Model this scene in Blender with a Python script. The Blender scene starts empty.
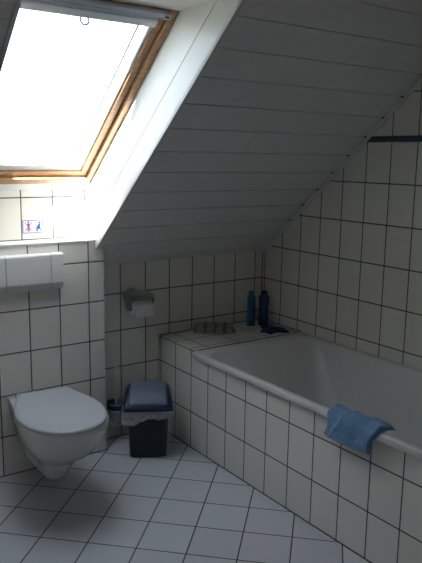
import bpy, bmesh, math, random
from mathutils import Vector, Matrix, noise
random.seed(7)
C = bpy.context.scene.collection
PI = math.pi

# ------------------------------------------------------------------ helpers
def link(name, me, m=None, parent=None, smooth=False):
    o = bpy.data.objects.new(name, me)
    C.objects.link(o)
    if m is not None:
        for mm in (m if isinstance(m, (list, tuple)) else [m]):
            me.materials.append(mm)
    if parent is not None:
        o.parent = parent
    if smooth:
        for p in me.polygons: p.use_smooth = True
    return o

def obj(name, bm, m=None, parent=None, smooth=False, weld=False):
    if weld: bmesh.ops.remove_doubles(bm, verts=bm.verts, dist=1e-5)
    bmesh.ops.recalc_face_normals(bm, faces=bm.faces)
    me = bpy.data.meshes.new(name)
    bm.to_mesh(me); bm.free()
    return link(name, me, m, parent, smooth)

def thing(name, label, cat, loc=(0, 0, 0), rz=0.0, group=None):
    o = bpy.data.objects.new(name, None); C.objects.link(o)
    o.empty_display_size = 0.05
    o.location = loc; o.rotation_euler = (0, 0, rz)
    return tag(o, label, cat, group)

def tag(o, label, cat, group=None):
    o['label'] = label; o['category'] = cat
    if group: o['group'] = group
    return o

def struct(o):
    o['kind'] = 'structure'
    return o

def box(bm, lo, hi, bev=0.0, seg=2, mat=0, M=None):
    r = bmesh.ops.create_cube(bm, size=1.0)
    vs = r['verts']
    for v in vs:
        v.co = Vector([lo[i] + (v.co[i] + .5) * (hi[i] - lo[i]) for i in range(3)])
    fs = set(f for v in vs for f in v.link_faces)
    for f in fs: f.material_index = mat
    if bev > 0:
        es = list(set(e for v in vs for e in v.link_edges))
        r = bmesh.ops.bevel(bm, geom=es, offset=bev, segments=seg, affect='EDGES', profile=0.5)
        vs = list(set([v for v in vs if v.is_valid] + list(r['verts'])))
    if M is not None:
        bmesh.ops.transform(bm, matrix=M, verts=[v for v in vs if v.is_valid])
    return vs

def prism(bm, poly, x0, x1, mat=0):
    """poly in (y,z), extruded in x"""
    a = [bm.verts.new((x0, y, z)) for y, z in poly]
    b = [bm.verts.new((x1, y, z)) for y, z in poly]
    n = len(poly)
    fs = [bm.faces.new(a), bm.faces.new(b[::-1])]
    for i in range(n):
        fs.append(bm.faces.new((a[i], b[i], b[(i + 1) % n], a[(i + 1) % n])))
    for f in fs: f.material_index = mat

def loft(bm, rings, cap0=True, cap1=True, closed=True):
    R = [[bm.verts.new(p) for p in r] for r in rings]
    n = len(R[0])
    for a, b in zip(R, R[1:]):
        for i in range(n if closed else n - 1):
            j = (i + 1) % n
            bm.faces.new((a[i], a[j], b[j], b[i]))
    if cap0: bm.faces.new(R[0][::-1])
    if cap1: bm.faces.new(R[-1])
    return R

def lathe(bm, prof, n=28, M=None, cap=True):
    rings = []
    for r, z in prof:
        ring = [Vector((r * math.cos(2 * PI * i / n), r * math.sin(2 * PI * i / n), z)) for i in range(n)]
        if M: ring = [M @ p for p in ring]
        rings.append(ring)
    loft(bm, rings, cap, cap)

def tube(bm, pts, r, n=10, closed=False):
    pts = [Vector(p) for p in pts]
    rings = []
    up = Vector((0.13, 0.21, 1)).normalized()
    for i, p in enumerate(pts):
        if closed: t = pts[(i + 1) % len(pts)] - pts[i - 1]
        else: t = pts[min(i + 1, len(pts) - 1)] - pts[max(i - 1, 0)]
        t.normalize()
        a = t.cross(up)
        if a.length < 1e-3: a = t.cross(Vector((1, 0, 0)))
        a.normalize(); b = t.cross(a)
        rr = r[i] if isinstance(r, (list, tuple)) else r
        rings.append([p + a * rr * math.cos(2 * PI * k / n) + b * rr * math.sin(2 * PI * k / n) for k in range(n)])
    if closed: rings.append(rings[0])
    loft(bm, rings, not closed, not closed)

def rrect(x0, x1, y0, y1, r, z, n=8):
    """rounded rectangle ring; r may be a single radius"""
    out = []
    for cx, cy, a0 in ((x1 - r, y1 - r, 0), (x0 + r, y1 - r, PI / 2), (x0 + r, y0 + r, PI), (x1 - r, y0 + r, 1.5 * PI)):
        for k in range(n + 1):
            a = a0 + PI / 2 * k / n
            out.append(Vector((cx + r * math.cos(a), cy + r * math.sin(a), z)))
    return out

# ------------------------------------------------------------------ materials
def mat(name, col, rough=0.5, spec=0.5, metal=0.0, bump=0.0, bscale=60.0, var=0.0, vscale=8.0, **kw):
    m = bpy.data.materials.new(name); m.use_nodes = True
    nt = m.node_tree; b = nt.nodes['Principled BSDF']
    b.inputs['Base Color'].default_value = (*col, 1)
    b.inputs['Roughness'].default_value = rough
    b.inputs['Metallic'].default_value = metal
    b.inputs['Specular IOR Level'].default_value = spec
    for k, v in kw.items(): b.inputs[k].default_value = v
    tc = nt.nodes.new('ShaderNodeTexCoord')
    if var > 0:
        n = nt.nodes.new('ShaderNodeTexNoise'); n.inputs['Scale'].default_value = vscale
        n.inputs['Detail'].default_value = 4
        nt.links.new(tc.outputs['Object'], n.inputs['Vector'])
        mx = nt.nodes.new('ShaderNodeMix'); mx.data_type = 'RGBA'
        mx.inputs['A'].default_value = (*[c * (1 - var) for c in col], 1)
        mx.inputs['B'].default_value = (*[min(1, c * (1 + var)) for c in col], 1)
        nt.links.new(n.outputs['Fac'], mx.inputs['Factor'])
        nt.links.new(mx.outputs['Result'], b.inputs['Base Color'])
    if bump > 0:
        n2 = nt.nodes.new('ShaderNodeTexNoise'); n2.inputs['Scale'].default_value = bscale
        n2.inputs['Detail'].default_value = 3
        nt.links.new(tc.outputs['Object'], n2.inputs['Vector'])
        bp = nt.nodes.new('ShaderNodeBump'); bp.inputs['Strength'].default_value = bump
        bp.inputs['Distance'].default_value = 0.004
        nt.links.new(n2.outputs['Fac'], bp.inputs['Height'])
        nt.links.new(bp.outputs['Normal'], b.inputs['Normal'])
    return m

GROUT = (0.062, 0.069, 0.09)
TW, TH = 0.15, 0.198
def tile_mat(name, ua, va, uo, vo, su, sv, col=(0.85, 0.82, 0.77), g=0.0028, rot=0.0, rough=0.16, skip=None, grout=GROUT):
    """ua/va: 0,1,2 axis of world position used for the columns/rows of tiles"""
    m = bpy.data.materials.new(name); m.use_nodes = True
    nt = m.node_tree; b = nt.nodes['Principled BSDF']; N = nt.nodes; L = nt.links
    geo = N.new('ShaderNodeNewGeometry')
    sep = N.new('ShaderNodeSeparateXYZ'); L.new(geo.outputs['Position'], sep.inputs[0])
    def mth(op, a, bb=None, c=None):
        n = N.new('ShaderNodeMath'); n.operation = op
        for i, v in enumerate((a, bb, c)):
            if v is None: continue
            if isinstance(v, (int, float)): n.inputs[i].default_value = v
            else: L.new(v, n.inputs[i])
        return n.outputs[0]
    A = sep.outputs[ua]; B = sep.outputs[va]
    A = mth('SUBTRACT', A, uo); B = mth('SUBTRACT', B, vo)
    if rot:
        c, s = math.cos(rot), math.sin(rot)
        A2 = mth('SUBTRACT', mth('MULTIPLY', A, c), mth('MULTIPLY', B, s))
        B2 = mth('ADD', mth('MULTIPLY', A, s), mth('MULTIPLY', B, c))
        A, B = A2, B2
    if skip:   # a border strip interrupts the rows
        B = mth('SUBTRACT', B, mth('MULTIPLY', mth('GREATER_THAN', B, skip[0] - vo), skip[1]))
    ds = []; ids = []
    for v, s in ((A, su), (B, sv)):
        q = mth('DIVIDE', v, s)
        ids.append(mth('FLOOR', mth('ADD', q, 0.5)))
        ids.append(mth('FLOOR', q))
        fr = mth('FRACT', mth('ADD', q, 100.5))
        ds.append(mth('MULTIPLY', mth('ABSOLUTE', mth('SUBTRACT', fr, 0.5)), s))
    d = mth('MINIMUM', ds[0], ds[1])
    mask = N.new('ShaderNodeMapRange'); mask.interpolation_type = 'SMOOTHSTEP'
    mask.inputs['From Min'].default_value = g * 0.75; mask.inputs['From Max'].default_value = g * 1.25
    L.new(d, mask.inputs['Value'])
    # per tile tone
    comb = N.new('ShaderNodeCombineXYZ'); L.new(ids[1], comb.inputs[0]); L.new(ids[3], comb.inputs[1])
    wn = N.new('ShaderNodeTexWhiteNoise'); L.new(comb.outputs[0], wn.inputs['Vector'])
    tone = N.new('ShaderNodeMix'); tone.data_type = 'RGBA'
    tone.inputs['A'].default_value = (*[c * 0.97 for c in col], 1); tone.inputs['B'].default_value = (*[min(1, c * 1.03) for c in col], 1)
    L.new(wn.outputs['Value'], tone.inputs['Factor'])
    mx = N.new('ShaderNodeMix'); mx.data_type = 'RGBA'
    mx.inputs['A'].default_value = (*grout, 1)
    L.new(mask.outputs[0], mx.inputs['Factor']); L.new(tone.outputs['Result'], mx.inputs['B'])
    L.new(mx.outputs['Result'], b.inputs['Base Color'])
    rg = N.new('ShaderNodeMapRange'); rg.inputs['To Min'].default_value = 0.85; rg.inputs['To Max'].default_value = rough
    L.new(mask.outputs[0], rg.inputs['Value']); L.new(rg.outputs[0], b.inputs['Roughness'])
    hm = N.new('ShaderNodeMapRange'); hm.interpolation_type = 'SMOOTHSTEP'
    hm.inputs['From Min'].default_value = g * 0.6; hm.inputs['From Max'].default_value = g * 2.2
    L.new(d, hm.inputs['Value'])
    nz = N.new('ShaderNodeTexNoise'); nz.inputs['Scale'].default_value = 9; nz.inputs['Detail'].default_value = 1
    L.new(geo.outputs['Position'], nz.inputs['Vector'])
    h = mth('ADD', hm.outputs[0], mth('MULTIPLY', nz.outputs['Fac'], 0.5))
    bp = N.new('ShaderNodeBump'); bp.inputs['Strength'].default_value = 0.6; bp.inputs['Distance'].default_value = 0.0012
    L.new(h, bp.inputs['Height']); L.new(bp.outputs['Normal'], b.inputs['Normal'])
    return m

ZB = 0.5902 + 0.0
t_back = tile_mat('tile_back', 0, 2, -0.0556, ZB, TW, TH)
t_upper = tile_mat('tile_upper', 0, 2, -1.4695, 1.2955, 0.1548, TH)
t_pre = tile_mat('tile_pre', 0, 2, -1.1887, ZB, TW, TH)
t_preside = tile_mat('tile_pre_side', 1, 2, 0.0, ZB, TW, TH)
t_right = tile_mat('tile_right', 1, 2, -0.0242, ZB, TW, TH, skip=(1.59, 0.023))
t_panel = tile_mat('tile_panel', 1, 2, -0.0255, ZB, TW, TH)
t_deck = tile_mat('tile_deck', 0, 1, -0.632, -0.012, 0.20, 0.15)
t_floor = tile_mat('tile_floor', 0, 1, -1.5495, -0.8423, 0.197, 0.197, col=(0.67, 0.68, 0.73), g=0.0026, rot=0.7869, rough=0.3)
m_plain = mat('painted_wall', (0.7, 0.7, 0.68), 0.6, bump=0.1)
m_plank = mat('ceiling_panel', (0.80, 0.785, 0.76), 0.42, var=0.02, vscale=3)
m_board = mat('white_board', (0.70, 0.71, 0.71), 0.35, var=0.015, vscale=4)
m_white = mat('white_plastic', (0.78, 0.78, 0.77), 0.3)
m_ceram = mat('ceramic', (0.72, 0.72, 0.70), 0.08, spec=0.6)
m_lid = mat('lid_plastic', (0.49, 0.51, 0.56), 0.18)
m_enamel = mat('enamel', (0.76, 0.76, 0.75), 0.12, spec=0.6)
m_dark = mat('dark_gap', (0.02, 0.022, 0.026), 0.8)
m_stripblue = mat('blue_border_tile', (0.055, 0.09, 0.135), 0.25, var=0.1)
m_chrome = mat('brushed_chrome', (0.42, 0.43, 0.44), 0.3, metal=1.0)
m_paper = mat('paper', (0.92, 0.92, 0.91), 0.9, spec=0.1, bump=0.25, bscale=220)
m_card = mat('cardboard', (0.3, 0.24, 0.17), 0.9)
m_bluep = mat('blue_plastic', (0.012, 0.028, 0.085), 0.35)
m_flap = mat('grey_blue_plastic', (0.15, 0.185, 0.26), 0.4, bump=0.1, bscale=500)
m_binbody = mat('dark_blue_plastic', (0.015, 0.022, 0.033), 0.5, bump=0.15, bscale=400)
m_bluecap = mat('blue_bottle', (0.008, 0.12, 0.23), 0.3)
m_bluebot = mat('dark_blue_bottle', (0.006, 0.035, 0.12), 0.25)
m_cloth2 = mat('dark_blue_cloth', (0.010, 0.065, 0.15), 0.95, bump=0.6, bscale=180)
m_alu = mat('grey_rail', (0.62, 0.65, 0.70), 0.4, metal=0.3)
m_bar = mat('blind_bar', (0.88, 0.90, 0.94), 0.4)
m_seal = mat('window_cladding', (0.55, 0.57, 0.58), 0.5)
m_roof = mat('roof_tile', (0.16, 0.09, 0.07), 0.8, var=0.3, vscale=3)
m_leaf = mat('leaf', (0.06, 0.10, 0.04), 0.8, var=0.4, vscale=6)
m_render = mat('house_wall', (0.5, 0.46, 0.4), 0.8)
m_ground = mat('ground', (0.12, 0.13, 0.09), 0.9, var=0.2, vscale=0.3)
m_signb = mat('sign_blue', (0.03, 0.12, 0.42), 0.4)
m_signr = mat('sign_red', (0.65, 0.04, 0.06), 0.4)
m_signw = mat('sign_white', (0.82, 0.83, 0.85), 0.35)

def wood():
    m = bpy.data.materials.new('pine'); m.use_nodes = True
    nt = m.node_tree; b = nt.nodes['Principled BSDF']; N = nt.nodes; L = nt.links
    tc = N.new('ShaderNodeTexCoord')
    mp = N.new('ShaderNodeMapping'); mp.inputs['Scale'].default_value = (9, 3, 60)
    L.new(tc.outputs['Object'], mp.inputs['Vector'])
    n = N.new('ShaderNodeTexNoise'); n.inputs['Scale'].default_value = 1.6; n.inputs['Detail'].default_value = 6
    n.inputs['Distortion'].default_value = 1.2
    L.new(mp.outputs[0], n.inputs['Vector'])
    cr = N.new('ShaderNodeValToRGB')
    cr.color_ramp.elements[0].position = 0.3; cr.color_ramp.elements[0].color = (0.30, 0.15, 0.07, 1)
    cr.color_ramp.elements[1].position = 0.7; cr.color_ramp.elements[1].color = (0.50, 0.29, 0.15, 1)
    L.new(n.outputs['Fac'], cr.inputs[0]); L.new(cr.outputs[0], b.inputs['Base Color'])
    b.inputs['Roughness'].default_value = 0.4
    return m
m_wood = wood()

def towel_mat(name, c1, c2, scale=260):
    m = bpy.data.materials.new(name); m.use_nodes = True
    nt = m.node_tree; b = nt.nodes['Principled BSDF']; N = nt.nodes; L = nt.links
    tc = N.new('ShaderNodeTexCoord')
    n = N.new('ShaderNodeTexNoise'); n.inputs['Scale'].default_value = 30; n.inputs['Detail'].default_value = 5
    L.new(tc.outputs['Object'], n.inputs['Vector'])
    mx = N.new('ShaderNodeMix'); mx.data_type = 'RGBA'
    mx.inputs['A'].default_value = (*c1, 1); mx.inputs['B'].default_value = (*c2, 1)
    L.new(n.outputs['Fac'], mx.inputs['Factor']); L.new(mx.outputs['Result'], b.inputs['Base Color'])
    b.inputs['Roughness'].default_value = 0.95; b.inputs['Specular IOR Level'].default_value = 0.1
    b.inputs['Sheen Weight'].default_value = 0.3
    v = N.new('ShaderNodeTexVoronoi'); v.inputs['Scale'].default_value = scale
    L.new(tc.outputs['Object'], v.inputs['Vector'])
    bp = N.new('ShaderNodeBump'); bp.inputs['Strength'].default_value = 0.7; bp.inputs['Distance'].default_value = 0.003
    L.new(v.outputs['Distance'], bp.inputs['Height']); L.new(bp.outputs['Normal'], b.inputs['Normal'])
    return m
m_towel = towel_mat('terry_blue', (0.15, 0.30, 0.52), (0.22, 0.40, 0.62))

def mat_stripes():
    m = bpy.data.materials.new('striped_cloth'); m.use_nodes = True
    nt = m.node_tree; b = nt.nodes['Principled BSDF']; N = nt.nodes; L = nt.links
    tc = N.new('ShaderNodeTexCoord')
    w = N.new('ShaderNodeTexWave'); w.bands_direction = 'X'; w.inputs['Scale'].default_value = 5.5
    w.inputs['Distortion'].default_value = 3.0; w.inputs['Detail'].default_value = 2; w.inputs['Detail Scale'].default_value = 3
    L.new(tc.outputs['Object'], w.inputs['Vector'])
    cr = N.new('ShaderNodeValToRGB')
    e = cr.color_ramp.elements
    e[0].position = 0.10; e[0].color = (0.16, 0.15, 0.15, 1)
    e[1].position = 0.32; e[1].color = (0.40, 0.39, 0.37, 1)
    L.new(w.outputs['Fac'], cr.inputs[0]); L.new(cr.outputs[0], b.inputs['Base Color'])
    b.inputs['Roughness'].default_value = 0.95
    n = N.new('ShaderNodeTexNoise'); n.inputs['Scale'].default_value = 150
    L.new(tc.outputs['Object'], n.inputs['Vector'])
    bp = N.new('ShaderNodeBump'); bp.inputs['Strength'].default_value = 0.6; bp.inputs['Distance'].default_value = 0.003
    L.new(n.outputs['Fac'], bp.inputs['Height']); L.new(bp.outputs['Normal'], b.inputs['Normal'])
    return m
m_stripe = mat_stripes()

def translucent(name, col, alpha, rough=0.3):
    m = bpy.data.materials.new(name); m.use_nodes = True
    nt = m.node_tree; N = nt.nodes; L = nt.links
    b = N['Principled BSDF']; out = N['Material Output']
    b.inputs['Base Color'].default_value = (*col, 1); b.inputs['Roughness'].default_value = rough
    tr = N.new('ShaderNodeBsdfTransparent'); mx = N.new('ShaderNodeMixShader'); mx.inputs[0].default_value = alpha
    tc = N.new('ShaderNodeTexCoord'); n = N.new('ShaderNodeTexNoise'); n.inputs['Scale'].default_value = 60
    L.new(tc.outputs['Object'], n.inputs['Vector'])
    bp = N.new('ShaderNodeBump'); bp.inputs['Strength'].default_value = 0.3; bp.inputs['Distance'].default_value = 0.002
    L.new(n.outputs['Fac'], bp.inputs['Height']); L.new(bp.outputs['Normal'], b.inputs['Normal'])
    L.new(tr.outputs[0], mx.inputs[1]); L.new(b.outputs[0], mx.inputs[2]); L.new(mx.outputs[0], out.inputs[0])
    return m
m_bag = translucent('bag_film', (0.72, 0.76, 0.82), 0.5, 0.2)
m_frost = translucent('frosted_glass', (0.62, 0.66, 0.70), 0.2, 0.35)
m_clearp = translucent('clear_plastic', (0.9, 0.91, 0.93), 0.92, 0.25)

def glass_mat():
    m = bpy.data.materials.new('pane_glass'); m.use_nodes = True
    nt = m.node_tree; N = nt.nodes; L = nt.links; out = N['Material Output']
    N.remove(N['Principled BSDF'])
    tr = N.new('ShaderNodeBsdfTransparent'); tr.inputs[0].default_value = (0.96, 0.98, 0.97, 1)
    gl = N.new('ShaderNodeBsdfGlossy'); gl.inputs['Roughness'].default_value = 0.02
    lw = N.new('ShaderNodeFresnel'); lw.inputs['IOR'].default_value = 1.3
    ge = N.new('ShaderNodeNewGeometry'); iv = N.new('ShaderNodeMath'); iv.operation = 'SUBTRACT'; iv.inputs[0].default_value = 1.0
    L.new(ge.outputs['Backfacing'], iv.inputs[1])
    ml = N.new('ShaderNodeMath'); ml.operation = 'MULTIPLY'; L.new(lw.outputs[0], ml.inputs[0]); L.new(iv.outputs[0], ml.inputs[1])
    mx = N.new('ShaderNodeMixShader'); L.new(ml.outputs[0], mx.inputs[0])
    L.new(tr.outputs[0], mx.inputs[1]); L.new(gl.outputs[0], mx.inputs[2]); L.new(mx.outputs[0], out.inputs[0])
    return m
m_glass = glass_mat()

# ------------------------------------------------------------------ dimensions
XL, XCL, XC = -3.10, -1.857, -1.150      # left wall, left / right cheek of the window shaft
SL, Z0 = 0.85, 0.945                     # sloped ceiling  z = Z0 + SL*|y|
YF = -3.75                               # wall behind the viewer
ZT = 2.42
XPRE, YPRE = -1.106, -0.1174
XP = -0.7238                             # tiled side of the bath
HD = 0.53
def zc(y): return Z0 + SL * (-y)
yflat = -(ZT - Z0) / SL

# window plane frame
WK = 1.31
sv = Vector((0, -1, 0.83)).normalized(); nv = Vector((0, 0.83, 1)).normalized()
MW = Matrix.Translation((XCL, 0, WK)) @ Matrix(((1, 0, 0, 0), (0, sv.y, nv.y, 0), (0, sv.z, nv.z, 0), (0, 0, 0, 1)))
UW = XC - XCL                            # shaft width
def wbox(bm, lo, hi, bev=0.0, mat=0): return box(bm, lo, hi, bev, 2, mat, MW)

# ------------------------------------------------------------------ room shell
bm = bmesh.new(); box(bm, (XL - .1, YF - .1, -.1), (.1, .1, 0)); struct(obj('floor', bm, t_floor))
bm = bmesh.new()
box(bm, (XL, 0, 0), (0, .1, 1.095))
box(bm, (XL, 0, 1.095), (0, .1, 1.345), mat=1)
struct(obj('wall_back', bm, [t_back, t_upper]))
bm = bmesh.new(); box(bm, (0, YF, 0), (.1, .1, 2.6)); struct(obj('wall_right', bm, t_right))
bm = bmesh.new(); box(bm, (XL - .1, YF, 0), (XL, .1, 2.6)); struct(obj('wall_left', bm, t_right))
bm = bmesh.new(); box(bm, (XL - .1, YF - .1, 0), (.1, YF, 2.6)); struct(obj('wall_front', bm, t_back))
# projecting wall that carries the toilet
bm = bmesh.new()
prism(bm, [(YPRE, 0), (0, 0), (0, 1.086), (YPRE, 1.086)], XL, XC - .003)
prism(bm, [(YPRE, 0), (0, 0), (0, Z0 + .002), (YPRE, zc(YPRE) + .002)], XC - .003, XPRE)
for f in bm.faces:
    if all(abs(v.co.x - XPRE) < 1e-4 for v in f.verts): f.material_index = 1
struct(obj('wall_toilet_side', bm, [t_pre, t_preside]))
bm = bmesh.new()
box(bm, (XL, YPRE - .006, 1.086), (XC - .002, 0, 1.096), .002)
struct(obj('trim_1', bm, m_white))          # sill on top of it
# tiled masonry round the bath
for nm, lo, hi in (('wall_bath_side', (XP, -2.09, 0), (XP + .012, -.361, .494)), ('wall_bath_head', (XP, -.36, 0), (0, 0, HD)), ('wall_bath_foot', (XP, -2.40, 0), (0, -2.09, HD))):
    bm = bmesh.new(); box(bm, lo, hi)
    for f in bm.faces:
        f.normal_update()
        if abs(f.normal.z) > .5: f.material_index = 1
        elif abs(f.normal.y) > .5: f.material_index = 2
    struct(obj(nm, bm, [t_panel, t_deck, t_back]))
# grouted joints in the corners
m_grout = mat('joint_grout', GROUT, 0.9)
bm = bmesh.new(); j = .0035
box(bm, (-j, -j, HD), (0, 0, 1.02))                       # corner behind the bath
box(bm, (XP - .0018, -.0018, 0), (XP, 0, HD - .004))                     # back wall / bath side
box(bm, (XP - j, -2.4, 0), (XP, 0, j))                    # floor / bath side
box(bm, (XPRE, -j, 0), (XP, 0, j)); box(bm, (XPRE, YPRE, 0), (XPRE + j, 0, j)); box(bm, (XPRE, -j, 0), (XPRE + j, 0, .95))
box(bm, (XL, YPRE - j, 0), (XPRE, YPRE, j))
box(bm, (XP + .002, -j, HD), (0, 0, HD + .003)); box(bm, (-j, -.36, HD), (0, 0, HD + .003))
box(bm, (XP - .0012, -.36, HD - .006), (XP, 0, HD - .002))
box(bm, (XP + .01, -.3608, HD - .001), (0, -.357, HD + .0012))
box(bm, (XP - .0015, -2.09, .494), (XP + .004, -.36, .4985))
struct(obj('trim_9', bm, m_grout))
bm = bmesh.new()
box(bm, (-.003, YF, 1.5780), (0, -(1.5780 - Z0) / SL - .0, 1.6055))
struct(obj('trim_2', bm, m_stripblue))      # blue border course
# sloped and flat ceiling in planks
ys = [0.0] + [-.3557 + .1046 * 3 - .1046 * k for k in range(1, 17)]
ys = [0.0] + [-.0419 - .1046 * k for k in range(0, 16)]
ys = [y for y in ys if y > yflat + .02] + [yflat]
def plank(bm, ya, yb, x0, x1, gap=.0013, dep=.0035):
    """underside board between ya (low) and yb (high) with rounded long edges"""
    t = Vector((0, yb - ya, zc(yb) - zc(ya))); Ln = t.length; t.normalize()
    n = Vector((0, t.z, -t.y))           # pointing up and out
    P = Vector((0, ya, zc(ya)))
    prof = [(gap, dep), (gap, .002), (gap + .0015, 0), (Ln - gap - .0015, 0), (Ln - gap, .002), (Ln - gap, dep)]
    pts = []
    for a, d in prof:
        q = P + t * a + n * d; pts.append((q.y, q.z))
    prism(bm, pts, x0, x1)
bm = bmesh.new()
yh = -(2.022 - Z0) / SL                  # front edge of the shaft head
def seams(k, x0, x1):
    xs = [x for x in ([-.69, -2.5] if k in (7,) else [-.34, -2.2] if k in (10,) else []) if x0 < x < x1]
    xs = [x1] + sorted(xs, reverse=True) + [x0]
    return [(xs[i + 1] + .0012, xs[i] - .0012) for i in range(len(xs) - 1)]
for k, (a, b) in enumerate(zip(ys, ys[1:])):
    for x0, x1 in seams(k, XC + .002, 0): plank(bm, a, b, x0, x1)
    for x0, x1 in seams(k, XL, XCL - .002): plank(bm, a, b, x0, x1)
    if a <= yh: plank(bm, a, b, XCL - .002, XC + .002)
    elif b < yh < a: plank(bm, yh, b, XCL - .002, XC + .002)
def sheet(bm, off, th, x0, x1, ya, yb):
    n = Vector((0, SL, 1)).normalized()
    A = Vector((0, ya, zc(ya))) + n * off; B = Vector((0, yb, zc(yb))) + n * off
    prism(bm, [(A.y, A.z), (B.y, B.z), ((B + n * th).y, (B + n * th).z), ((A + n * th).y, (A + n * th).z)], x0, x1)
for (x0, x1, ya) in ((XC + .002, .05, 0.0), (XL - .05, XCL - .002, 0.0), (XCL - .002, XC + .002, yh - .0)):
    sheet(bm, .0037, .02, x0, x1, ya, yflat)
n = 19
w = (yflat - YF) / n
for i in range(n):
    y1 = yflat - i * w; box(bm, (XL, y1 - w + .0026, ZT), (0, y1 - .0026, ZT + .006), .0015, 1)
box(bm, (XL - .05, YF - .05, ZT + .0062), (.05, yflat + .03, ZT + .03))
struct(obj('ceiling', bm, m_plank))
ceil = bpy.data.objects['ceiling']
# moulding where slope and right wall meet, with a small dark block standing in for the shaded notch at each board end
def slope_strip(bm, x0, x1, ya, yb, drop, up=.0):
    n = Vector((0, SL, 1)).normalized()
    A = Vector((0, ya, zc(ya))); B = Vector((0, yb, zc(yb)))
    P = [A - n * drop, B - n * drop, B + n * up, A + n * up]
    prism(bm, [(p.y, p.z) for p in P], x0, x1)
bm = bmesh.new(); slope_strip(bm, -.009, -.0005, -.002, yflat + .01, .017); slope_strip(bm, -.013, -.009, -.002, yflat + .01, .012)
struct(obj('trim_3', bm, m_plank))
for y in ys[3:-1]:
    bm = bmesh.new(); slope_strip(bm, -.026, -.0135, y + .003, y - .003, .0030)
    c = obj('ceiling_notch_shade', bm, m_dark, ceil)
# window shaft lining
def zw(y): return WK + .83 * (-y)
def cheek(name, x0, x1, xf):
    bm = bmesh.new()
    lo, mid, top = Z0 - .001, Z0 + .1435, None
    y0, yt, ztop = 0.0, -1.262, 2.022
    def para(a, b): # strip between offsets a..b above ceiling plane
        yb_ = -(ztop - Z0 - b) / SL
        return [(y0, Z0 + a), (-(ztop - Z0 - a) / SL, ztop), (yb_, ztop), (y0, Z0 + b)]
    prism(bm, para(-.0, .1435), x0, x1)
    prism(bm, [(y0, Z0 + .1475), (-(ztop - Z0 - .1475) / SL, ztop), (-.80, ztop), (-.80, zw(-.80) + .07), (y0, zw(0) + .07)], x0, x1)
    xa, xb = (x1 - .005, x1 + .012) if xf < 0 else (x0 - .012, x0 + .005)
    prism(bm, [(y0, Z0 + .02), (-1.24, ztop), (-.80, ztop), (-.80, zw(-.80) + .065), (y0, zw(0) + .065)], min(xa, xb), max(xa, xb))
    return struct(obj(name, bm, m_board))
cheek('wall_shaft_right', XC, XC + .012, -1)
cheek('wall_shaft_left', XCL - .012, XCL, 1)
bm = bmesh.new(); box(bm, (XCL - .012, -1.268, 2.022), (XC + .012, -.845, 2.034)); 
box(bm, (XCL - .012, -.853, 2.022), (XC + .012, -.845, 2.16))
struct(obj('wall_shaft_head', bm, m_board))
# slim corner bead along the shaft's lower edges
for i, (x0, x1) in enumerate(((XC - .004, XC + .010), (XCL - .010, XCL + .004))):
    bm = bmesh.new(); slope_strip(bm, x0, x1, YPRE - .008, yh + .002, .005, .004)
    slope_strip(bm, x0 if i == 0 else x1 - .0035, x0 + .0035 if i == 0 else x1, YPRE - .008, yh + .002, .0, .016)
    struct(obj('trim_%d' % (4 + i), bm, m_board))
F0, F1 = .083, 1.130
bm = bmesh.new(); box(bm, (XCL, -.006, 1.340), (XC, .06, 1.352), .001); box(bm, (XC - .016, -.003, 1.096), (XC, 0, 1.345)); wbox(bm, (0, .035, .0), (UW, F0 - .0005, .02)); struct(obj('trim_6', bm, m_board))

# roof outside
bm = bmesh.new()
V0, V1 = .03, 1.17
wbox(bm, (-1.5, -1.2, .035), (0 - .012, 3.4, .06)); wbox(bm, (UW + .012, -1.2, .035), (2.2, 3.4, .06))
wbox(bm, (-.012, -1.2, .035), (UW + .012, -.05, .045)); wbox(bm, (-.012, V1, .035), (UW + .012, 3.4, .06))
struct(obj('roof', bm, m_roof))

# ------------------------------------------------------------------ window
win = bpy.data.objects.new('window_1', None); C.objects.link(win); win.location = (XCL, 0, WK); struct(win)
def under(o, p):
    bpy.context.view_layer.update()
    o.parent = p; o.matrix_parent_inverse = p.matrix_world.inverted()
    return o
F0, F1 = .083, 1.130
bm = bmesh.new()
fw_ = .028
wbox(bm, (0.002, F0, -.004), (UW - .002, F0 + .038, .035), .002)
wbox(bm, (0.002, F1 - .03, -.004), (UW - .002, F1, .062), .002)
wbox(bm, (0.002, F0 + .038, -.004), (fw_, F1 - .03, .062), .002)
wbox(bm, (UW - fw_, F0 + .038, -.004), (UW - .002, F1 - .03, .062), .002)
under(obj('window_frame', bm, m_wood), win)
bm = bmesh.new()
s0, s1, sw = F0 + .041, F1 - .033, .031
a, b = fw_ + .003, UW - fw_ - .003
wbox(bm, (a, s0, .012), (b, s0 + sw, .058), .003)
wbox(bm, (a, s1 - sw, .012), (b, s1, .058), .003)
wbox(bm, (a, s0 + sw, .012), (a + sw, s1 - sw, .058), .003)
wbox(bm, (b - sw, s0 + sw, .012), (b, s1 - sw, .058), .003)
under(obj('sash', bm, m_wood), win)
bm = bmesh.new()
ga, gb, g0, g1 = a + sw, b - sw, s0 + sw, s1 - sw
q = .043
wbox(bm, (ga, g0, .020), (gb, g0 + .034, .050)); wbox(bm, (ga, g1 - q, .020), (gb, g1, .056))
wbox(bm, (ga, g0 + .034, .020), (ga + q, g1 - q, .056)); wbox(bm, (gb - .012, g0 + .034, .020), (gb, g1 - q, .050))
under(obj('glazing_bead', bm, m_seal), win)
bm = bmesh.new()
wbox(bm, (-.02, .03, .051), (.122, 1.17, .098), .003); wbox(bm, (UW - .058, .03, .051), (UW + .02, 1.17, .105), .003)  # left piece is out of view, added and widened to cast the wall's shadow edge
wbox(bm, (.122, 1.12, .051), (UW - .058, 1.17, .105), .003)
under(obj('outer_cladding', bm, mat('cladding_metal', (.55, .56, .57), .45)), win)
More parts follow.
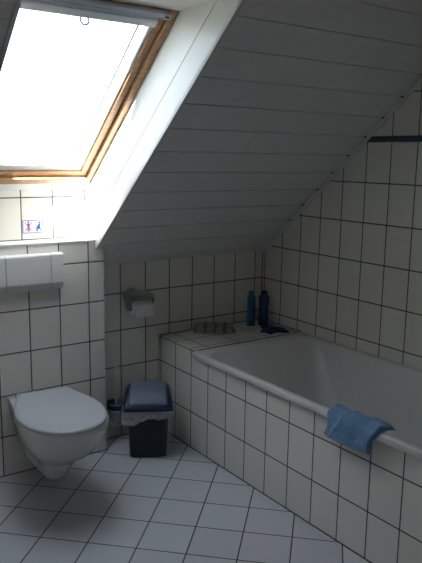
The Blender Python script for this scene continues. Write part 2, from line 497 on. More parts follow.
bm = bmesh.new(); wbox(bm, (ga + q, g0 + .034, .044), (gb - .012, g1 - q, .050))
under(obj('pane', bm, m_glass), win)
bm = bmesh.new()     # dark rubber line round the pane
t_ = .003
for lo, hi in (((ga + q, g0 + .034, .040), (gb - q, g0 + .034 + t_, .0445)), ((gb - q - t_, g0 + .034, .040), (gb - q, g1 - q, .0445)),
               ((ga + q, g0 + .034, .040), (ga + q + t_, g1 - q, .0445))): wbox(bm, lo, hi)
wbox(bm, (.600, g0 + .034, .040), (.604, g1, .0438)); wbox(bm, (ga, g0 + .052, .040), (.6, g0 + .0545, .0438))
under(obj('pane_seal', bm, mat('rubber', (.03, .03, .035), .6)), win)

# roller blind, rolled up
bl = thing('roller_blind', 'rolled up grey roller blind with a pull ring along the top of the skylight', 'blind', (XCL, -.86, 2.0))
bm = bmesh.new(); wbox(bm, (.004, 1.090, -.026), (UW - .045, 1.114, -.005), .005)
wbox(bm, (.004, 1.094, -.028), (UW - .06, 1.098, -.026))
under(obj('cassette', bm, m_alu), bl)
bm = bmesh.new(); wbox(bm, (UW - .072, 1.088, -.0275), (UW - .038, 1.116, -.003), .005)
o = under(obj('end_cap', bm, mat('cap_grey', (.5, .52, .55), .4)), bl); o['label'] = 'light grey end cap'
bm = bmesh.new(); wbox(bm, (UW - .064, 1.098, -.0285), (UW - .048, 1.106, -.0272))
under(obj('cap_mark', bm, m_dark), bl)
bm = bmesh.new(); wbox(bm, (.02, 1.043, -.022), (UW - .078, 1.075, -.008), .004)
o = under(obj('bottom_bar', bm, m_bar), bl); o['label'] = 'white bottom bar'
bm = bmesh.new(); wbox(bm, (.03, 1.075, -.016), (UW - .084, 1.09, -.014))
under(obj('blind_fabric', bm, mat('blind_fabric', (.45, .5, .58), .8)), bl)
bm = bmesh.new()
c0 = MW @ Vector((-1.5047 - XCL, 1.031, -.016))
tube(bm, [c0 + Vector((.016 * math.cos(t), 0, .016 * math.sin(t))) for t in [2 * PI * k / 24 for k in range(24)]], .003, 8, closed=True)
under(obj('pull_ring', bm, mat('ring_grey', (.10, .11, .14), .4), smooth=True), bl)

# ------------------------------------------------------------------ sticker
sx0, sx1, sz0, sz1 = -1.4655, -1.364, 1.1275, 1.190
st = thing('sitting_sign', 'small white sticker with blue rim showing a crossed out standing figure and a seated figure', 'sign', (sx0, 0, sz0))
def loc(lst): return [Vector(p) - Vector((sx0, 0, sz0)) for p in lst]
def flat(bm, pts, y0, y1):
    a = [bm.verts.new(Vector((x - sx0, y0, z - sz0))) for x, z in pts]; b_ = [bm.verts.new(Vector((x - sx0, y1, z - sz0))) for x, z in pts]
    bm.faces.new(a); bm.faces.new(b_[::-1])
    for i in range(len(pts)):
        j = (i + 1) % len(pts); bm.faces.new((a[i], b_[i], b_[j], a[j]))
def rr2(x0, x1, z0, z1, r): return [(p.x, p.y) for p in rrect(x0, x1, z0, z1, r, 0, 5)]
def disc(cx, cz, r, n=14): return [(cx + r * math.cos(2 * PI * i / n), cz + r * math.sin(2 * PI * i / n)) for i in range(n)]
def bar2(x0, z0, x1, z1, w):
    d = Vector((x1 - x0, z1 - z0)); d.normalize(); nn = Vector((-d.y, d.x)) * w / 2
    return [(x0 + nn.x, z0 + nn.y), (x1 + nn.x, z1 + nn.y), (x1 - nn.x, z1 - nn.y), (x0 - nn.x, z0 - nn.y)]
bm = bmesh.new(); flat(bm, rr2(sx0, sx1, sz0, sz1, .006), -.0008, -.0001); o = obj('rim', bm, mat('sign_rim', (.12, .24, .50), .4), st); o['label'] = 'blue rim'
bm = bmesh.new(); flat(bm, rr2(sx0 + .004, sx1 - .004, sz0 + .004, sz1 - .004, .003), -.0012, -.0007); obj('face', bm, m_signw, st)
bm = bmesh.new()
cx = sx0 + .029
flat(bm, disc(cx, sz0 + .052, .0045), -.0016, -.0011)
flat(bm, bar2(cx, sz0 + .046, cx, sz0 + .028, .010), -.0016, -.0011)
flat(bm, bar2(cx - .0025, sz0 + .029, cx - .0025, sz0 + .008, .0042), -.0016, -.0011)
flat(bm, bar2(cx + .0028, sz0 + .029, cx + .0028, sz0 + .008, .0042), -.0016, -.0011)
o = obj('standing_figure', bm, m_signb, st); o['label'] = 'blue standing figure'
bm = bmesh.new()
flat(bm, bar2(cx - .018, sz0 + .010, cx + .018, sz0 + .052, .003), -.0020, -.0015)
flat(bm, bar2(cx - .018, sz0 + .052, cx + .018, sz0 + .010, .003), -.0021, -.0016)
o = obj('cross', bm, m_signr, st); o['label'] = 'red cross'
bm = bmesh.new()
cx = sx0 + .078
flat(bm, disc(cx + .004, sz0 + .050, .0048), -.0016, -.0011)
flat(bm, [(cx + .003, sz0 + .046), (cx + .009, sz0 + .040), (cx + .006, sz0 + .026), (cx - .010, sz0 + .019), (cx - .012, sz0 + .026), (cx - .004, sz0 + .036)], -.0016, -.0011)
flat(bm, bar2(cx - .0105, sz0 + .0235, cx + .008, sz0 + .0235, .009), -.0017, -.0012)
flat(bm, bar2(cx + .007, sz0 + .024, cx + .009, sz0 + .008, .004), -.0016, -.0011)
flat(bm, bar2(cx - .010, sz0 + .020, cx - .006, sz0 + .009, .007), -.0018, -.0013)
o = obj('seated_figure', bm, m_signb, st); o['label'] = 'blue seated figure'

# ------------------------------------------------------------------ flush plate
fp = thing('flush_plate', 'wide white plastic flush plate on the tiled wall above the toilet', 'flush plate', (-1.500, YPRE, .87))
def plate(x0, x1, d=0.0):
    bm = bmesh.new()
    z0, z1 = .878, 1.048
    prof = [(-.0005, z0 + .006), (-.020, z0), (-.030, z0 + .004), (-.046 - d, z0 + .034), (-.044 - d, z1 - .006), (-.038 - d, z1), (-.0005, z1)]
    prism(bm, [(y, z - .87) for y, z in prof], x0 + 1.500, x1 + 1.500)
    bmesh.ops.bevel(bm, geom=[e for e in bm.edges if e.calc_length() > .03 or True], offset=.0022, segments=2, affect='EDGES', clamp_overlap=True)
    return bm
obj('frame', plate(-1.671, -1.6055), m_white, fp)
obj('frame', plate(-1.3935, -1.334), m_white, fp)
obj('push_button', plate(-1.604, -1.395, .0006), m_white, fp)

# ------------------------------------------------------------------ toilet
TX = -1.478
toi = thing('toilet', 'white wall-hung toilet with closed lid under the flush plate', 'toilet', (TX, YPRE, .0))
def turn(bm):   # the loose seat has slipped a little sideways
    c_ = Vector((.022, -.205 - YPRE, 0))
    bmesh.ops.rotate(bm, verts=bm.verts, cent=c_, matrix=Matrix.Rotation(math.radians(-6), 3, 'Z'))
    bmesh.ops.translate(bm, verts=bm.verts, vec=(.008, 0, 0))
def dring(z, yb, yf, wb, w, ym=None, n=30, side=8):
    """outline from wall yb to front yf; returns ring in local coords of toilet"""
    if ym is None: ym = yf + w * 1.18
    pts = []
    for i in range(side):
        t = i / side; k = .5 - .5 * math.cos(PI * t)
        k = min(1, t * 1.25) ** .8 * .25 + k * .75
        pts.append((-(wb + (w - wb) * k), yb + (ym - yb) * t))
    for i in range(n + 1):
        a = PI - PI * i / n
        ca, sa = math.cos(a), math.sin(a)
        pts.append((w * math.copysign(abs(ca) ** .92, ca), ym - (ym - yf) * abs(sa) ** .95))
    for i in reversed(range(side)):
        t = i / side; k = .5 - .5 * math.cos(PI * t)
        k = min(1, t * 1.25) ** .8 * .25 + k * .75
        pts.append(((wb + (w - wb) * k), yb + (ym - yb) * t))
    return [Vector((x, y - YPRE, z)) for x, y in pts]
bm = bmesh.new()
S = [(.058, -.385, .034, .040), (.063, -.402, .050, .050), (.08, -.418, .059, .058), (.115, -.440, .066, .064), (.150, -.468, .078, .078), (.180, -.508, .100, .090),
     (.215, -.570, .130, .100), (.26, -.622, .153, .108), (.30, -.654, .168, .118), (.34, -.676, .177, .124), (.372, -.688, .181, .129), (.384, -.688, .180, .129), (.388, -.682, .175, .125)]
rings = []
for z, yf, w, wb in S:
    ym = yf + min(w * 1.25, abs(yf - YPRE) * .62)
    rings.append(dring(z, YPRE - .0008, yf, wb, w, ym))
loft(bm, rings)
obj('bowl', bm, m_ceram, toi, smooth=True)
bm = bmesh.new()
loft(bm, [dring(z, -.215, yf, .125, w, -.47) for z, yf, w in ((.3885, -.685, .165), (.390, -.690, .168), (.3935, -.691, .169), (.395, -.688, .166))])
turn(bm); obj('seat', bm, m_lid, toi, smooth=True)
bm = bmesh.new()
L_ = [(.4015, -.720, .179, .118), (.4025, -.727, .184, .122), (.4035, -.730, .186, .124), (.414, -.732, .187, .125), (.4175, -.730, .185, .123), (.420, -.723, .179, .117)]
rings = [dring(z, -.202, yf, wb, w, -.475) for z, yf, w, wb in L_]
for s_, z in ((.92, .4208), (.75, .4215), (.45, .423), (.15, .4235)):
    c_ = Vector((0, -.45 - YPRE, 0))
    rings.append([Vector(((p.x) * s_, c_.y + (p.y - c_.y) * s_, z)) for p in rings[5]])
loft(bm, rings); turn(bm)
lid = obj('lid', bm, m_lid, toi, smooth=True)
for sx in (-.085, .085):
    bm = bmesh.new(); box(bm, (sx - .02, -.215 - YPRE, .3885), (sx + .02, -.180 - YPRE, .412), .005, 3)
    obj('hinge', bm, m_lid, toi)

# ------------------------------------------------------------------ bathtub
tub = thing('bathtub', 'white enamel bathtub built into the tiled corner', 'bathtub', (-.38, -1.21, 0))
TB = Vector((-.38, -1.21, 0))
x0, x1, y0, y1 = -.747, -.003, -2.058, -.361
Rr = []
def ring(i0, i1, j0, j1, r, z): Rr.append([p - TB for p in rrect(x0 + i0, x1 - i1, y0 + j0, y1 - j1, r, z, 8)])
ring(.012, .004, .004, .004, .016, .5005)
ring(.002, .001, .001, .001, .018, .5010)
ring(.0, .0, .0, .0, .018, .5025)
ring(.0, .0, .0, .0, .018, .5230)
ring(.0008, .0005, .0005, .0005, .018, .5265)
ring(.0030, .002, .002, .003, .018, .5290)
ring(.0065, .004, .004, .006, .018, .530)
ring(.010, .006, .006, .010, .020, .530)
ring(.024, .020, .04, .050, .060, .5298)
ring(.028, .024, .045, .057, .075, .5290)
ring(.033, .029, .05, .066, .09, .5255)
ring(.039, .036, .056, .080, .10, .516)
ring(.048, .045, .066, .105, .115, .490)
ring(.064, .060, .09, .160, .125, .42)
ring(.092, .082, .13, .255, .13, .30)
ring(.110, .100, .17, .350, .13, .19)
ring(.135, .125, .21, .420, .12, .145)
ring(.175, .165, .26, .480, .10, .132)
ring(.26, .25, .36, .60, .06, .128)
bm = bmesh.new(); loft(bm, Rr, cap0=False)
ob = obj('basin', bm, m_enamel, tub, smooth=True)
bm = bmesh.new(); lathe(bm, [(.030, .1285), (.030, .132), (.022, .134), (.004, .133)], 24)
bmesh.ops.translate(bm, verts=bm.verts, vec=(0.0, -.45, 0))
o = obj('drain', bm, m_chrome, tub, smooth=True); o['label'] = 'chrome drain'

# ------------------------------------------------------------------ blue towel over the tub rim
def towel():
    bm = bmesh.new()
    NS, NT = 46, 34
    path = [(-.684, .531), (-.690, .5325), (-.700, .533), (-.715, .533), (-.73, .5335), (-.742, .533), (-.750, .529), (-.754, .518), (-.755, .49), (-.756, .46), (-.757, .430)]
    # cumulative
    cum = [0]
    for a, b in zip(path, path[1:]): cum.append(cum[-1] + math.hypot(b[0] - a[0], b[1] - a[1]))
    def at(s):
        for i in range(len(path) - 1):
            if s <= cum[i + 1] or i == len(path) - 2:
                t = (s - cum[i]) / (cum[i + 1] - cum[i]); 
                return (path[i][0] + (path[i + 1][0] - path[i][0]) * t, path[i][1] + (path[i + 1][1] - path[i][1]) * t)
    tot = cum[-1]
    def surf(u, v, off):
        # u along rim 0..1 (far -> near), v across 0 inside -> 1 outside
        ln = tot * (.93 + .07 * math.sin(min(1, u * 3) * PI / 2) - .07 * u)
        st = 0 + .030 * (1 - u) * .6
        s = st + (ln - st) * v
        x, z = at(min(s, tot))
        x2, z2 = at(min(s + .004, tot)); x1_, z1_ = at(max(s - .004, 0))
        nx, nz = -(z2 - z1_), (x2 - x1_)
        l = math.hypot(nx, nz) or 1; nx, nz = nx / l, nz / l
        if nz < 0 or (abs(nz) < .2 and nx > 0): nx, nz = -nx, -nz
        y = -1.312 - .03 * (1 - v) * (1 - u) - .235 * u - .05 * u * (1 - v) + .012 * math.sin(5 * v + 1) * (1 - u) + .006 * math.sin(11 * v) * u
        wr = .007 * math.sin(9 * u + 5 * v + 2 * math.sin(4 * v)) + .010 * (noise.noise(Vector((u * 5, v * 4, 3))) ) + .005 * noise.noise(Vector((u * 14, v * 11, 8)))
        # diagonal fold
        dfold = abs((u - .30) + (v - .5) * .35)
        wr += .009 * math.exp(-(dfold / .05) ** 2)
        edge = min(1, min(u, 1 - u) / .05) ** .5 * min(1, min(v, 1 - v) / .05) ** .5
        o_ = .0 + off * (.004 + edge * (.016 + .7 * wr)) + .0015
        return Vector((x + nx * o_, y, z + nz * o_))
    top = [[bm.verts.new(surf(i / NS, j / NT, 1)) for j in range(NT + 1)] for i in range(NS + 1)]
    bot = [[bm.verts.new(surf(i / NS, j / NT, 0)) for j in range(NT + 1)] for i in range(NS + 1)]
    for i in range(NS):
        for j in range(NT):
            bm.faces.new((top[i][j], top[i + 1][j], top[i + 1][j + 1], top[i][j + 1]))
            bm.faces.new((bot[i][j], bot[i][j + 1], bot[i + 1][j + 1], bot[i + 1][j]))
    for i in range(NS):
        bm.faces.new((top[i][0], bot[i][0], bot[i + 1][0], top[i + 1][0])); bm.faces.new((top[i][NT], top[i + 1][NT], bot[i + 1][NT], bot[i][NT]))
    for j in range(NT):
        bm.faces.new((top[0][j], top[0][j + 1], bot[0][j + 1], bot[0][j])); bm.faces.new((top[NS][j], bot[NS][j], bot[NS][j + 1], top[NS][j + 1]))
    return bm
tag(obj('hand_towel', towel(), m_towel, smooth=True), 'blue terry hand towel folded over the bathtub rim', 'towel')

# ------------------------------------------------------------------ bottles on the deck
def bottle(name, label, x, y, prof, capprof, mb, mc, sq=1.0, rz=0.0):
    t = thing(name, label, 'bottle', (x, y, HD), rz); t.scale = (1.12, 1.12, 1.06)
    for nm, pf, m_ in (('body', prof, mb), ('cap', capprof, mc)):
        bm = bmesh.new(); lathe(bm, pf, 28)
        bmesh.ops.scale(bm, vec=(1, sq, 1), verts=bm.verts)
        obj(nm, bm, m_, t, smooth=True)
    return t
bottle('shampoo_bottle', 'straight teal blue bottle, left of the two on the tiled bath ledge', -.155, -.097,
       [(.019, .0), (.0215, .003), (.022, .02), (.022, .150), (.0205, .164), (.015, .172), (.0135, .174)],
       [(.0150, .1742), (.0155, .176), (.0155, .190), (.0140, .193), (.002, .194)], m_bluecap, m_bluecap, .8, -.4)
bottle('shower_gel_bottle', 'waisted dark navy bottle, right of the two on the tiled bath ledge', -.088, -.130,
       [(.022, .0), (.0265, .004), (.0275, .03), (.0250, .075), (.0245, .105), (.0270, .140), (.0265, .160), (.0200, .172), (.0155, .176)],
       [(.0170, .1762), (.0175, .178), (.0170, .190), (.0150, .193), (.002, .194)], m_bluebot, m_bluebot, .8, -.5)

# crumpled dark blue cloth
bm = bmesh.new()
N1, N2 = 64, 12
cen = Vector((-.130, -.262, HD + .0005))
rad = lambda a: .054 + .022 * math.cos(3 * a + .6) + .012 * math.cos(5 * a + 2.0) + .006 * math.sin(9 * a)
def cl(a, k, up):
    r = rad(a) * k
    x = r * math.cos(a) * 1.15; y = r * math.sin(a) * 1.1
    h = (.004 + .020 * math.sqrt(max(0, 1 - k * k)) * (1 + .5 * noise.noise(Vector((x * 40, y * 40, 1)))) + .004 * math.sin(6 * a) * k) if up else 0
    rot = -.55
    return cen + Vector((x * math.cos(rot) - y * math.sin(rot), x * math.sin(rot) + y * math.cos(rot), max(0, h)))
rings = [[cl(2 * PI * i / N1, .05, False) for i in range(N1)], [cl(2 * PI * i / N1, .97, False) for i in range(N1)]] + \
        [[cl(2 * PI * i / N1, k, True) for i in range(N1)] for k in (1.0, .97, .9, .8, .65, .5, .35, .2, .05)]
loft(bm, rings)
tag(obj('washcloth', bm, m_cloth2, smooth=True), 'crumpled dark blue washcloth in front of the navy bottle on the bath ledge', 'washcloth')

# folded striped cloth
bm = bmesh.new()
LX, LY = .175, .085
def layer(z0, z1, sx, sy, ox, oy, seed):
    rings = []
    n = 26
    for i in range(n + 1):
        u = i / n * 2 - 1
        e = (1 - abs(u) ** 8) ** .5
        e = max(e, .15)
        rg = []
        for k in range(20):
            a = 2 * PI * k / 20
            ca, sa = math.cos(a), math.sin(a)
            yy = sy / 2 * math.copysign(abs(ca) ** .6, ca) * (.85 + .15 * e) + oy + .004 * noise.noise(Vector((u * 4, ca, seed)))
            zm, hh = (z0 + z1) / 2, (z1 - z0) / 2
            zz = zm + hh * math.copysign(abs(sa) ** .8, sa) * e * (1 if sa < 0 else 1 + .25 * noise.noise(Vector((u * 5, seed, 2))))
            rg.append(Vector((u * sx / 2 + ox, yy, max(zz, 0.0))))
        rings.append(rg)
    loft(bm, rings)
layer(.0, .020, .230, .086, 0, 0, 1)
layer(.018, .036, .222, .080, -.004, .002, 5)
layer(.034, .052, .200, .070, -.012, .006, 9)
o = obj('folded_mat', bm, m_stripe, smooth=True)
o.location = (-.430, -.118, HD + .001); o.rotation_euler = (0, 0, -.56)
tag(o, 'folded grey and white striped cloth lying at the back of the tiled bath ledge', 'folded cloth')

# ------------------------------------------------------------------ toilet roll holder and roll
ph = thing('toilet_roll_holder', 'chrome toilet roll holder with flat cover on the back wall', 'toilet roll holder', (-.885, 0, .80))
def lb(*pts): return [Vector(p) - Vector((-.885, 0, .80)) for p in pts]
bm = bmesh.new(); lathe(bm, [(.024, -.0003), (.024, -.010), (.018, -.014), (.002, -.015)], 24, Matrix.Rotation(-PI / 2, 4, 'X'))
for v in bm.verts: v.co = Vector((v.co.x + .0, -abs(v.co.y), v.co.z - .013))
obj('wall_mount', bm, m_chrome, ph, smooth=True)
bm = bmesh.new()
prof = [(-.012, -.004), (-.055, -.006), (-.095, -.011), (-.112, -.020), (-.118, -.034)]
up = [(y, z) for y, z in prof]; dn = [(y + .001, z - .003) for y, z in prof[::-1]]
prism(bm, up + dn, -.065, .067)
obj('cover', bm, m_chrome, ph)
for sx in (-.064, .066):
    bm = bmesh.new()
    prism(bm, [(-.012, -.004), (-.060, -.007), (-.112, -.021), (-.117, -.034), (-.104, -.062), (-.082, -.092), (-.064, -.094), (-.050, -.080), (-.034, -.045), (-.012, -.030)], sx - .0022, sx + .0022)
    obj('arm', bm, m_chrome, ph)
bm = bmesh.new(); tube(bm, [(-.0635, -.066, -.077), (.0655, -.066, -.077)], .006, 12)
obj('spindle', bm, m_chrome, ph, smooth=True)
rl = thing('toilet_roll', 'white toilet paper roll hanging in the chrome holder', 'toilet roll', (-.880, -.066, .723))
bm = bmesh.new()
Mx = Matrix.Rotation(PI / 2, 4, 'Y')
n = 36
def rg(r, x): return [Vector((x, r * math.cos(2 * PI * i / n), r * math.sin(2 * PI * i / n))) for i in range(n)]
R = loft(bm, [rg(.021, -.054), rg(.045, -.054), rg(.0465, -.0525), rg(.0465, .0525), rg(.045, .054), rg(.021, .054), rg(.021, -.054)], False, False)
obj('paper', bm, m_paper, rl, smooth=False)
bm = bmesh.new(); loft(bm, [rg(.0185, -.054), rg(.0208, -.054), rg(.0208, .054), rg(.0185, .054), rg(.0185, -.054)], False, False)
o = obj('core', bm, m_card, rl, smooth=True); o['label'] = 'brown cardboard core'
bm = bmesh.new()
pts = [(-.044 + .004 * 0, .018), (-.0495, .004), (-.0500, -.015), (-.0510, -.030), (-.0520, -.040), (-.0535, -.047)]
prof = [(-.0480 * math.cos(a), .0480 * math.sin(a)) for a in (1.2, .9, .6, .3, 0)] + pts[2:]
rows = []
for i, (y, z) in enumerate(prof):
    rows.append([bm.verts.new((-.053 + .106 * k / 10 + (.004 * i / 8), y - .002 * math.sin(k * .9) * (i / 8), z)) for k in range(11)])
for a_, b_ in zip(rows, rows[1:]):
    for k in range(10): bm.faces.new((a_[k], a_[k + 1], b_[k + 1], b_[k]))
bmesh.ops.solidify(bm, geom=bm.faces[:], thickness=.0006)
obj('loose_sheet', bm, m_paper, rl)

# ------------------------------------------------------------------ toilet brush
bx, by = -1.018, -.062
bh = thing('toilet_brush_holder', 'wall-mounted frosted cup with dark blue ring for the toilet brush', 'toilet brush holder', (bx, by, .1))
bm = bmesh.new()
loft(bm, [[Vector((r * math.cos(2 * PI * i / 32), r * math.sin(2 * PI * i / 32), z)) for i in range(32)] for r, z in
          ((.004, .0), (.034, .0), (.039, .006), (.043, .06), (.045, .128), (.042, .128), (.040, .06), (.036, .009), (.004, .004))], True, True)
obj('cup', bm, m_frost, bh, smooth=True)
bm = bmesh.new()
loft(bm, [[Vector((r * math.cos(2 * PI * i / 32), r * math.sin(2 * PI * i / 32), z)) for i in range(32)] for r, z in
          ((.0455, .094), (.049, .094), (.050, .097), (.050, .118), (.048, .121), (.0455, .121), (.0455, .094))], False, False)
o = obj('ring', bm, m_bluep, bh, smooth=True)
bm = bmesh.new(); box(bm, (-.018, .046, .094), (.018, .0615, .121), .003)
obj('bracket', bm, m_bluep, bh)
br = thing('toilet_brush', 'toilet brush with slim clear handle standing in the frosted cup', 'toilet brush', (bx, by, .11))
br.rotation_euler = (.0, .0, -.6)
bm = bmesh.new()
tube(bm, [(0, 0, .06), (0, 0, .12), (0, 0, .155), (0, 0, .160), (0, 0, .166), (0, 0, .23), (0, 0, .258), (0, 0, .266), (0, 0, .272), (0, 0, .287)],
     [.0065, .006, .006, .0095, .006, .007, .0085, .0115, .0085, .008], 14)
loop = [(.0075 * math.sin(t) , 0, .312 - .026 * math.cos(t)) for t in [2 * PI * k / 26 for k in range(26)]]
tube(bm, loop, .0050, 8, closed=True)
obj('handle', bm, m_clearp, br, smooth=True)
bm = bmesh.new()
prof = [(.006, .010)]
for k in range(9):
    prof += [(.026, .014 + k * .0055), (.022, .0165 + k * .0055)]
prof += [(.006, .066)]
lathe(bm, prof, 30)
obj('bristles', bm, mat('bristle', (.7, .72, .75), .8, bump=.8, bscale=300), br, smooth=True)

# ------------------------------------------------------------------ waste bin
bn = thing('waste_bin', 'dark blue plastic swing-lid waste bin on the floor beside the bath', 'waste bin', (-.935, -.252, 0), math.atan2(-.495, .868))
def rrz(hx, hy, r, z, ox=0, oy=0): return rrect(ox - hx, ox + hx, oy - hy, oy + hy, r, z, 6)
bm = bmesh.new()
rings = [rrz(.088, .070, .02, .0), rrz(.092, .074, .022, .004), rrz(.095, .078, .024, .06), rrz(.099, .083, .025, .15), rrz(.105, .088, .026, .255), rrz(.108, .091, .026, .262), rrz(.108, .091, .026, .268),
         rrz(.103, .086, .024, .268), rrz(.097, .080, .023, .12), rrz(.088, .072, .02, .01)]
loft(bm, rings)
obj('body', bm, m_binbody, bn, smooth=False)
# lid frame : collar + two raised side cheeks, flap between them
bm = bmesh.new()
def lid_ring(s, prof_s):
    return prof_s
# profile across depth (y front negative .. back), with crowned top; built by lofting along x
def prof_at(x):
    e = abs(x) / .122
    k = max(0.0, 1 - e ** 9) ** .5
    P = []
    pts = [(.098, .262), (.104, .272), (.103, .300), (.092, .334), (.066, .352), (.025, .356), (-.015, .346), (-.055, .325), (-.092, .298), (-.112, .279), (-.117, .266), (-.108, .256)]
    for y, z in pts:
        zz = .262 + (z - .262) * (.62 + .38 * k) if z > .262 else z
        P.append((y * (.93 + .07 * k), zz))
    return P
xs = [-.122, -.1215, -.120, -.117, -.112, -.104, -.09, -.05, 0, .05, .09, .104, .112, .117, .120, .1215, .122]
taper = lambda z: 1 - .15 * max(0, z - .285) / .07
loft(bm, [[Vector((x * taper(z), y, z)) for y, z in prof_at(x)] for x in xs])
obj('lid_frame', bm, m_bluep, bn, smooth=True)
bm = bmesh.new()
rows = []
def arc(t):   # t 0 back .. 1 front, on the crowned top
    pts = prof_at(0)[3:10]
    q = t * (len(pts) - 1); i = min(int(q), len(pts) - 2); f = q - i
    return (pts[i][0] * (1 - f) + pts[i + 1][0] * f, pts[i][1] * (1 - f) + pts[i + 1][1] * f)
NT_, NX_ = 18, 20
def flap_pt(i, j, dz):
    t = j / NT_; 
    y, z = arc(.0 + .95 * t)
    rnd = .016 * (max(0, abs(t - .5) * 2 - .80) / .20) ** 2
    hw = .090 + .010 * t - rnd
    x = (i / NX_ * 2 - 1) * hw * (1 - .04 * (1 - t))
    ed = min(1, min(i, NX_ - i) / 1.5) * min(1, min(j, NT_ - j) / 1.5)
    return Vector((x, y + (dz * ed) * -.3, z + .0005 + dz * ed))
top = [[bm.verts.new(flap_pt(i, j, .0055)) for j in range(NT_ + 1)] for i in range(NX_ + 1)]
bot = [[bm.verts.new(flap_pt(i, j, -.004)) for j in range(NT_ + 1)] for i in range(NX_ + 1)]
for i in range(NX_):
    for j in range(NT_):
        bm.faces.new((top[i][j], top[i + 1][j], top[i + 1][j + 1], top[i][j + 1]))
        bm.faces.new((bot[i][j], bot[i][j + 1], bot[i + 1][j + 1], bot[i + 1][j]))
for i in range(NX_):
    bm.faces.new((top[i][0], bot[i][0], bot[i + 1][0], top[i + 1][0])); bm.faces.new((top[i][NT_], top[i + 1][NT_], bot[i + 1][NT_], bot[i][NT_]))
for j in range(NT_):
    bm.faces.new((top[0][j], top[0][j + 1], bot[0][j + 1], bot[0][j])); bm.faces.new((top[NX_][j], bot[NX_][j], bot[NX_][j + 1], top[NX_][j + 1]))
o = obj('swing_flap', bm, m_flap, bn, smooth=True, weld=True); o['label'] = 'lighter grey-blue flap'
# liner
bm = bmesh.new()
rings = []
for k in range(9):
    t = k / 8
    base = rrz(.1105 + .010 * math.sin(t * PI * .8), .0935 + .010 * math.sin(t * PI * .8), .027, .266 - t * .046)
    nb = []
    for i in range(len(base)):
        p, q_ = base[i], base[(i + 1) % len(base)]
        m_ = max(1, int((q_ - p).length / .008))
        nb += [p.lerp(q_, a_ / m_) for a_ in range(m_)]
    rg_ = []
    for i, p in enumerate(nb):
        ang = math.atan2(p.y, p.x)
        w_ = noise.noise(Vector((p.x * 30, p.y * 30, t * 2.2))) * .012 + .0035 * math.sin(ang * 19 + t * 4)
        d = Vector((p.x, p.y, 0)).normalized()
        left = max(0, -math.cos(ang - .65)) ** 2
        rg_.append(p + d * (w_ * (.2 + t) + .004 + left * .016 * t) + Vector((0, 0, -(.026 * left + .007 * math.sin(ang * 5) + .008 * noise.noise(Vector((p.x * 25, p.y * 25, 9)))) * t)))
    rings.append(rg_)
loft(bm, rings, False, False)
bmesh.ops.subdivide_edges(bm, edges=bm.edges[:], cuts=1, use_grid_fill=True)
for v in bm.verts:
    nn = noise.noise(v.co * 70) * .0045
    d = Vector((v.co.x, v.co.y, 0)).normalized(); v.co += d * (nn + .001)
o = obj('bin_liner', bm, m_bag, smooth=True)
o.location = bn.location; o.rotation_euler = bn.rotation_euler
tag(o, 'translucent crumpled plastic bag hanging out under the lid of the waste bin', 'bin bag')

# ------------------------------------------------------------------ door behind the viewer (closes the room)
bm = bmesh.new(); box(bm, (-1.6, YF + .0005, 0), (-.75, YF + .03, 2.0), .003)
d = struct(obj('door_1', bm, m_board))
bm = bmesh.new(); tube(bm, [(-.83, YF + .03, 1.02), (-.83, YF + .075, 1.02), (-.95, YF + .075, 1.02)], .009, 10)
o = obj('door_handle', bm, m_chrome); under(o, d)

# ------------------------------------------------------------------ outdoors
bm = bmesh.new(); box(bm, (-60, 2, -5.2), (80, 90, -5)); struct(obj('ground', bm, m_ground))
hs = thing('neighbour_house', 'distant house roof seen through the bottom right corner of the skylight', 'house', (11.5, 27, -5))
bm = bmesh.new(); box(bm, (-2.2, -3, 0), (4.5, 5, 5.6)); obj('wall', bm, m_render, hs)
bm = bmesh.new()
pr = [(-3.4, 5.4), (1.15, 9.2), (5.7, 5.4), (5.7, 5.25), (1.15, 9.0), (-3.4, 5.25)]
a_ = [bm.verts.new((x, -3.4, z)) for x, z in [(-2.4, 6.25), (-1.85, 6.72), (4.6, 6.95), (4.8, 5.6), (-2.4, 5.6)]]
b_ = [bm.verts.new((x, 5.4, z)) for x, z in [(-2.4, 6.25), (-1.85, 6.72), (4.6, 6.95), (4.8, 5.6), (-2.4, 5.6)]]
bm.faces.new(a_); bm.faces.new(b_[::-1])
for i in range(5): bm.faces.new((a_[i], b_[i], b_[(i + 1) % 5], a_[(i + 1) % 5]))
obj('roof', bm, m_roof, hs)
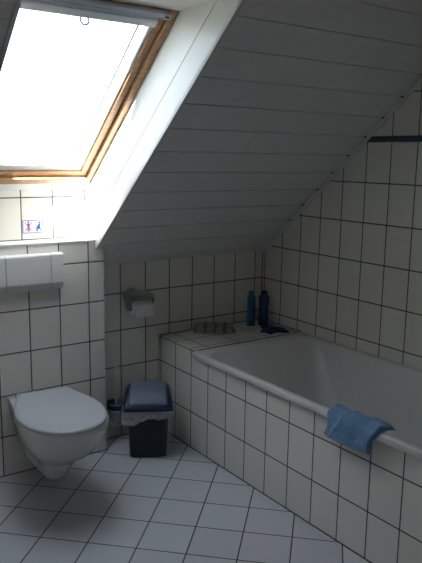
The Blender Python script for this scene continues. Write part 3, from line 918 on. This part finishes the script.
for i, (tx, lab) in enumerate(((7.45, 'distant tree top at the lower skylight edge, left one'), (8.15, 'distant tree top at the lower skylight edge, nearer the house roof'))):
    t = thing('tree', lab, 'tree', (tx, 25 + 2 * i, -5), 0, 'distant trees outside')
    bm = bmesh.new(); bmesh.ops.create_icosphere(bm, subdivisions=4, radius=1)
    for v in bm.verts:
        k = 1 + .25 * noise.noise(v.co * 2.5 + Vector((i * 7, 0, 0))) + .12 * noise.noise(v.co * 7)
        v.co = Vector((v.co.x * .35 * k, v.co.y * .5 * k, 4.9 + v.co.z * 1.5 * k))
    obj('crown', bm, m_leaf, t)
    bm = bmesh.new(); tube(bm, [(0, 0, 0), (0.05, 0, 2), (0, 0, 4)], [.12, .09, .05], 8)
    obj('trunk', bm, m_card, t)

# ------------------------------------------------------------------ light
W = bpy.data.worlds.new('World'); bpy.context.scene.world = W; W.use_nodes = True
nt = W.node_tree
bg = nt.nodes['Background']
bg.inputs['Color'].default_value = (0.77, 0.86, 1.0, 1)
bg.inputs['Strength'].default_value = 4.7
sd = Vector((.92, 1.0, -1.4)).normalized()
sun = bpy.data.lights.new('sun', 'SUN'); sun.energy = 130; sun.angle = math.radians(.6); sun.color = (1, .94, .86)
so = bpy.data.objects.new('sun', sun); C.objects.link(so)
so.rotation_euler = sd.to_track_quat('-Z', 'Y').to_euler()
so.location = (-8, -2, 8)

# ------------------------------------------------------------------ camera
cam = bpy.data.cameras.new('camera'); co = bpy.data.objects.new('camera', cam); C.objects.link(co)
r = Vector((0.8164, -0.5772, 0.0156)); u = Vector((0.0925, 0.1574, 0.9832)); f = Vector((0.57, 0.8013, -0.1819))
M = Matrix(((r.x, u.x, -f.x, -2.5607), (r.y, u.y, -f.y, -3.0707), (r.z, u.z, -f.z, 1.4936), (0, 0, 0, 1)))
co.matrix_world = M
cam.sensor_fit = 'HORIZONTAL'; cam.sensor_width = 36; cam.lens = 671.37 * 36 / 422; cam.clip_start = .05; cam.clip_end = 300
sc = bpy.context.scene
sc.camera = co
sc.view_settings.view_transform = 'Standard'; sc.view_settings.look = 'None'
sc.view_settings.gamma = 1; sc.view_settings.use_curve_mapping = False
sc.view_settings.exposure = 0.22
